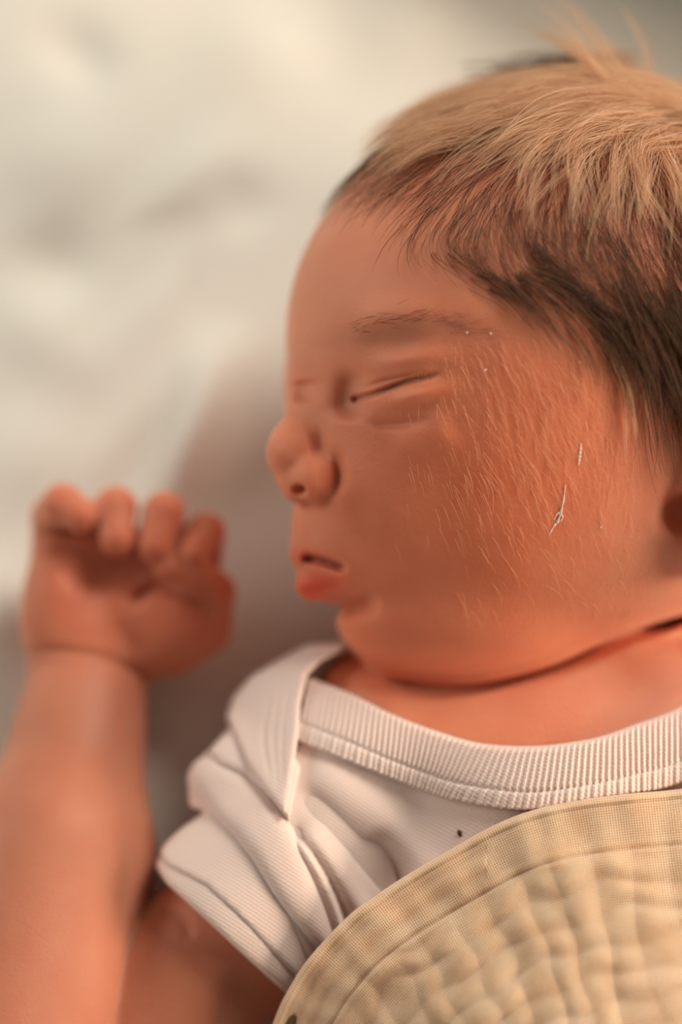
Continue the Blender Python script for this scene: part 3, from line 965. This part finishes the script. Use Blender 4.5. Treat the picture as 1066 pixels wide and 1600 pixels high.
# fly-away hair above the crown
def flyaway():
    n = 100
    x = rng.uniform(950, 1230, n); y = rng.uniform(112, 165, n)
    w = trace(headf, x, y)
    base = np.array([q(a, b, c) for a, b, c in zip(x, y, w)])
    g_ = grad(headf, base, 3.0); g_ /= np.linalg.norm(g_, axis=1)[:, None]
    ang = rng.normal(size=n) * 0.22
    d = np.stack([-np.cos(0.55 + ang), np.sin(0.55 + ang), np.zeros(n)], 1)
    L = rng.uniform(120, 240, n)
    t = np.linspace(0, 1, 11)
    pts = base[:, None] + d[:, None] * (L[:, None] * t)[..., None] + g_[:, None] * (55 * np.sin(t * 1.6))[None, :, None] * rng.uniform(0.5, 1.3, (n, 1, 1))
    pts[:, :, 2] -= 60 * t[None] ** 2
    return clump(pts, 12, 7, 0.75, 3.0)
strands('hair', flyaway(), 0.4, H_SUNTINT, baby, label='wispy fly-away hair above the crown')
# down on the cheek, brow hairs
def down():
    n = 1800
    x = rng.uniform(600, 1000, n); y = rng.uniform(520, 960, n)
    dens = np.exp(-(((x - 840) / 140) ** 2 + ((y - 660) / 150) ** 2))
    m = rng.random(n) < (0.10 * (x > 700) + dens); x, y = x[m], y[m]
    w = trace(headf, x, y)
    P = np.array([q(a, b, c) for a, b, c in zip(x, y, w)])
    N = len(P); k = 6; pts = np.zeros((N, k, 3)); pts[:, 0] = P
    # the down arcs forward from the temple and falls along the cheek
    ang = np.radians(np.interp(x, [600, 760, 900, 1000], [60, 48, 50, 72]) + rng.normal(size=N) * 9)
    L = rng.uniform(18, 52, N); cur = P.copy(); lift = rng.uniform(1.5, 7, N)
    for i in range(1, k):
        ang = ang + 0.11
        cur = cur + np.stack([np.cos(ang), -np.sin(ang), np.zeros(N)], 1) * (L / (k - 1))[:, None]
        g_ = grad(headf, cur, 3.0); g_ /= np.linalg.norm(g_, axis=1)[:, None]
        cur = cur + g_ * (lift * min(1, i / 2.5) - headf(cur))[:, None]
        pts[:, i] = cur
    return pts
strands('downy_hair', down(), 0.21, H_DOWN, baby, label='pale fine down on the cheek and temple')
def brow():
    n = 90
    p = smooth_pts([(535, 520), (580, 505), (640, 498), (700, 506), (760, 520)], 100); i = rng.integers(0, 100, n)
    x = p[i, 0] + rng.normal(size=n) * 4; y = p[i, 1] + rng.normal(size=n) * 8
    w = trace(sdf, x, y); P = np.array([q(a, b, c) for a, b, c in zip(x, y, w)])
    d = np.stack([np.ones(n), 0.15 + 0.25 * rng.normal(size=n), np.zeros(n)], 1)
    t = np.linspace(0, 1, 4)
    pts = P[:, None] + d[:, None] * (t[None] * rng.uniform(14, 26, (n, 1)))[..., None]
    for j in range(1, 4):
        pts[:, j, 2] += (2.0 - sdf(pts[:, j].copy()))
    return pts
strands('eyebrow', brow(), 0.2, H_DARK, baby)
print('hair', _t.time() - _t0)

# ------------------------------------------------------------------ small things on skin and cloth
def lump(name, px, py, w, size, mat, parent=None, squash=0.5, stretch=1.0, ang=0.0, seed=0):
    r = np.random.default_rng(seed)
    bm = bmesh.new(); bmesh.ops.create_icosphere(bm, subdivisions=2, radius=1.0)
    v = np.array([x.co[:] for x in bm.verts]); f = np.array([[a.index for a in p.verts] for p in bm.faces]); bm.free()
    v *= (1 + 0.22 * r.normal(size=len(v)))[:, None]
    v *= np.array([size * stretch, size, size * squash])
    c, s_ = math.cos(ang), math.sin(ang)
    v = np.stack([v[:, 0] * c - v[:, 1] * s_, v[:, 0] * s_ + v[:, 1] * c, v[:, 2]], 1) + q(px, py, w)
    return mesh_obj(name, world(v), f, mat, parent)
clothf = lambda P: cloth(P, 4, FSTR)
a1 = np.array([718.0]); b1 = np.array([1302.0])
lw = float(trace(clothf, a1, b1)[0])
tag(lump('lint_speck', 718, 1302, lw + 1.5, 3.2, plain('dark_lint', (0.10, 0.03, 0.02)), None, 0.8, 1.9, math.radians(105)),
    'tiny dark brown speck of lint on the white bodysuit chest above the blanket edge', 'speck')
FLAKE = plain('dry_flake', (0.95, 0.80, 0.70), 0.6, 0.3)
def flake(path, rad):
    p = smooth_pts(path, 26)
    w = trace(headf, p[:, 0], p[:, 1])
    P = np.array([q(a, b, c) for (a, b), c in zip(p, w + 1.0)])
    t = np.linspace(0, 1, len(P)); rr = rad * (0.35 + 0.65 * np.sin(t * np.pi)) * (1 + 0.4 * np.sin(t * 37))
    vs = []; fs = []
    for i in range(len(P)):
        d = P[min(i + 1, len(P) - 1)] - P[max(i - 1, 0)]; d /= np.linalg.norm(d)
        sdir = np.cross(d, [0, 0, 1]); sdir /= np.linalg.norm(sdir)
        for k in range(6):
            an = k / 6 * 2 * np.pi
            vs.append(P[i] + sdir * rr[i] * math.cos(an) + np.array([0, 0, 1]) * rr[i] * 0.6 * math.sin(an))
    for i in range(len(P) - 1):
        for k in range(6):
            fs.append([i * 6 + k, i * 6 + (k + 1) % 6, (i + 1) * 6 + (k + 1) % 6, (i + 1) * 6 + k])
    return mesh_obj('skin_flake', world(np.array(vs)), np.array(fs), FLAKE, baby)
flake([(884, 757), (880, 785), (873, 812), (866, 822), (858, 836)], 1.8)['label'] = 'dry white streak of skin'
flake([(866, 812), (872, 802), (879, 806), (876, 816)], 1.5)
flake([(908, 693), (906, 712), (904, 728)], 2.0)
for i, (x, y) in enumerate([(759, 578), (939, 824), (730, 520), (906, 566), (978, 627), (767, 521)]):
    w = float(trace(headf, np.array([float(x)]), np.array([float(y)]))[0])
    lump('skin_flake', x, y, w + 0.8, 1.5, FLAKE, baby, 0.5, 1.3, i)

# ------------------------------------------------------------------ mattress, cushion, floor
def rounded_slab(name, lo, hi, r, mat, parent=None, puff=0.0):
    bm = bmesh.new(); bmesh.ops.create_cube(bm, size=1)
    for v in bm.verts:
        v.co = Vector([(lo[i] + hi[i]) / 2 + v.co[i] * (hi[i] - lo[i]) for i in range(3)])
    bmesh.ops.bevel(bm, geom=bm.edges[:], offset=r, segments=5, profile=0.5, affect='EDGES')
    me = bpy.data.meshes.new(name); bm.to_mesh(me); bm.free()
    for p in me.polygons: p.use_smooth = True
    me.materials.append(mat)
    o = bpy.data.objects.new(name, me); COL.objects.link(o)
    if parent: o.parent = parent
    return o
tag(rounded_slab('mattress', (-0.70, -0.68, -0.165), (0.70, 0.72, -0.012), 0.03, plain('ticking', (0.72, 0.70, 0.66))), 'thick pale mattress beneath the creased sheet', 'mattress')
def cushion():
    # a soft sage cushion past the crown
    n_ = 40; u = np.linspace(-1, 1, n_); U, Vv = np.meshgrid(u, u, indexing='ij')
    h = 0.028 * ((1 - U ** 4) * (1 - Vv ** 4)) ** 0.45
    c = bed_xy(1130, -170)
    X = c[0] + 0.085 + 0.125 * U * (1 - 0.06 * Vv ** 2); Y = c[1] + 0.045 + 0.11 * Vv * (1 - 0.06 * U ** 2)
    a = math.radians(-28); cx, cy = c[0] + 0.085, c[1] + 0.045
    Xr = cx + (X - cx) * math.cos(a) - (Y - cy) * math.sin(a); Yr = cy + (X - cx) * math.sin(a) + (Y - cy) * math.cos(a)
    top = np.stack([Xr, Yr, 0.030 + h], -1).reshape(-1, 3); bot = np.stack([Xr, Yr, 0.030 - h * 0.75], -1).reshape(-1, 3)
    idx = np.arange(n_ * n_).reshape(n_, n_)
    f1 = np.stack([idx[:-1, :-1], idx[1:, :-1], idx[1:, 1:], idx[:-1, 1:]], -1).reshape(-1, 4)
    o = mesh_obj('cushion', np.vstack([top, bot]), np.vstack([f1, f1[:, ::-1] + n_ * n_]), plain('sage_linen', (0.27, 0.39, 0.33)))
    return tag(o, 'blurred sage green cushion lying past the crown of the head', 'cushion')
cushion()
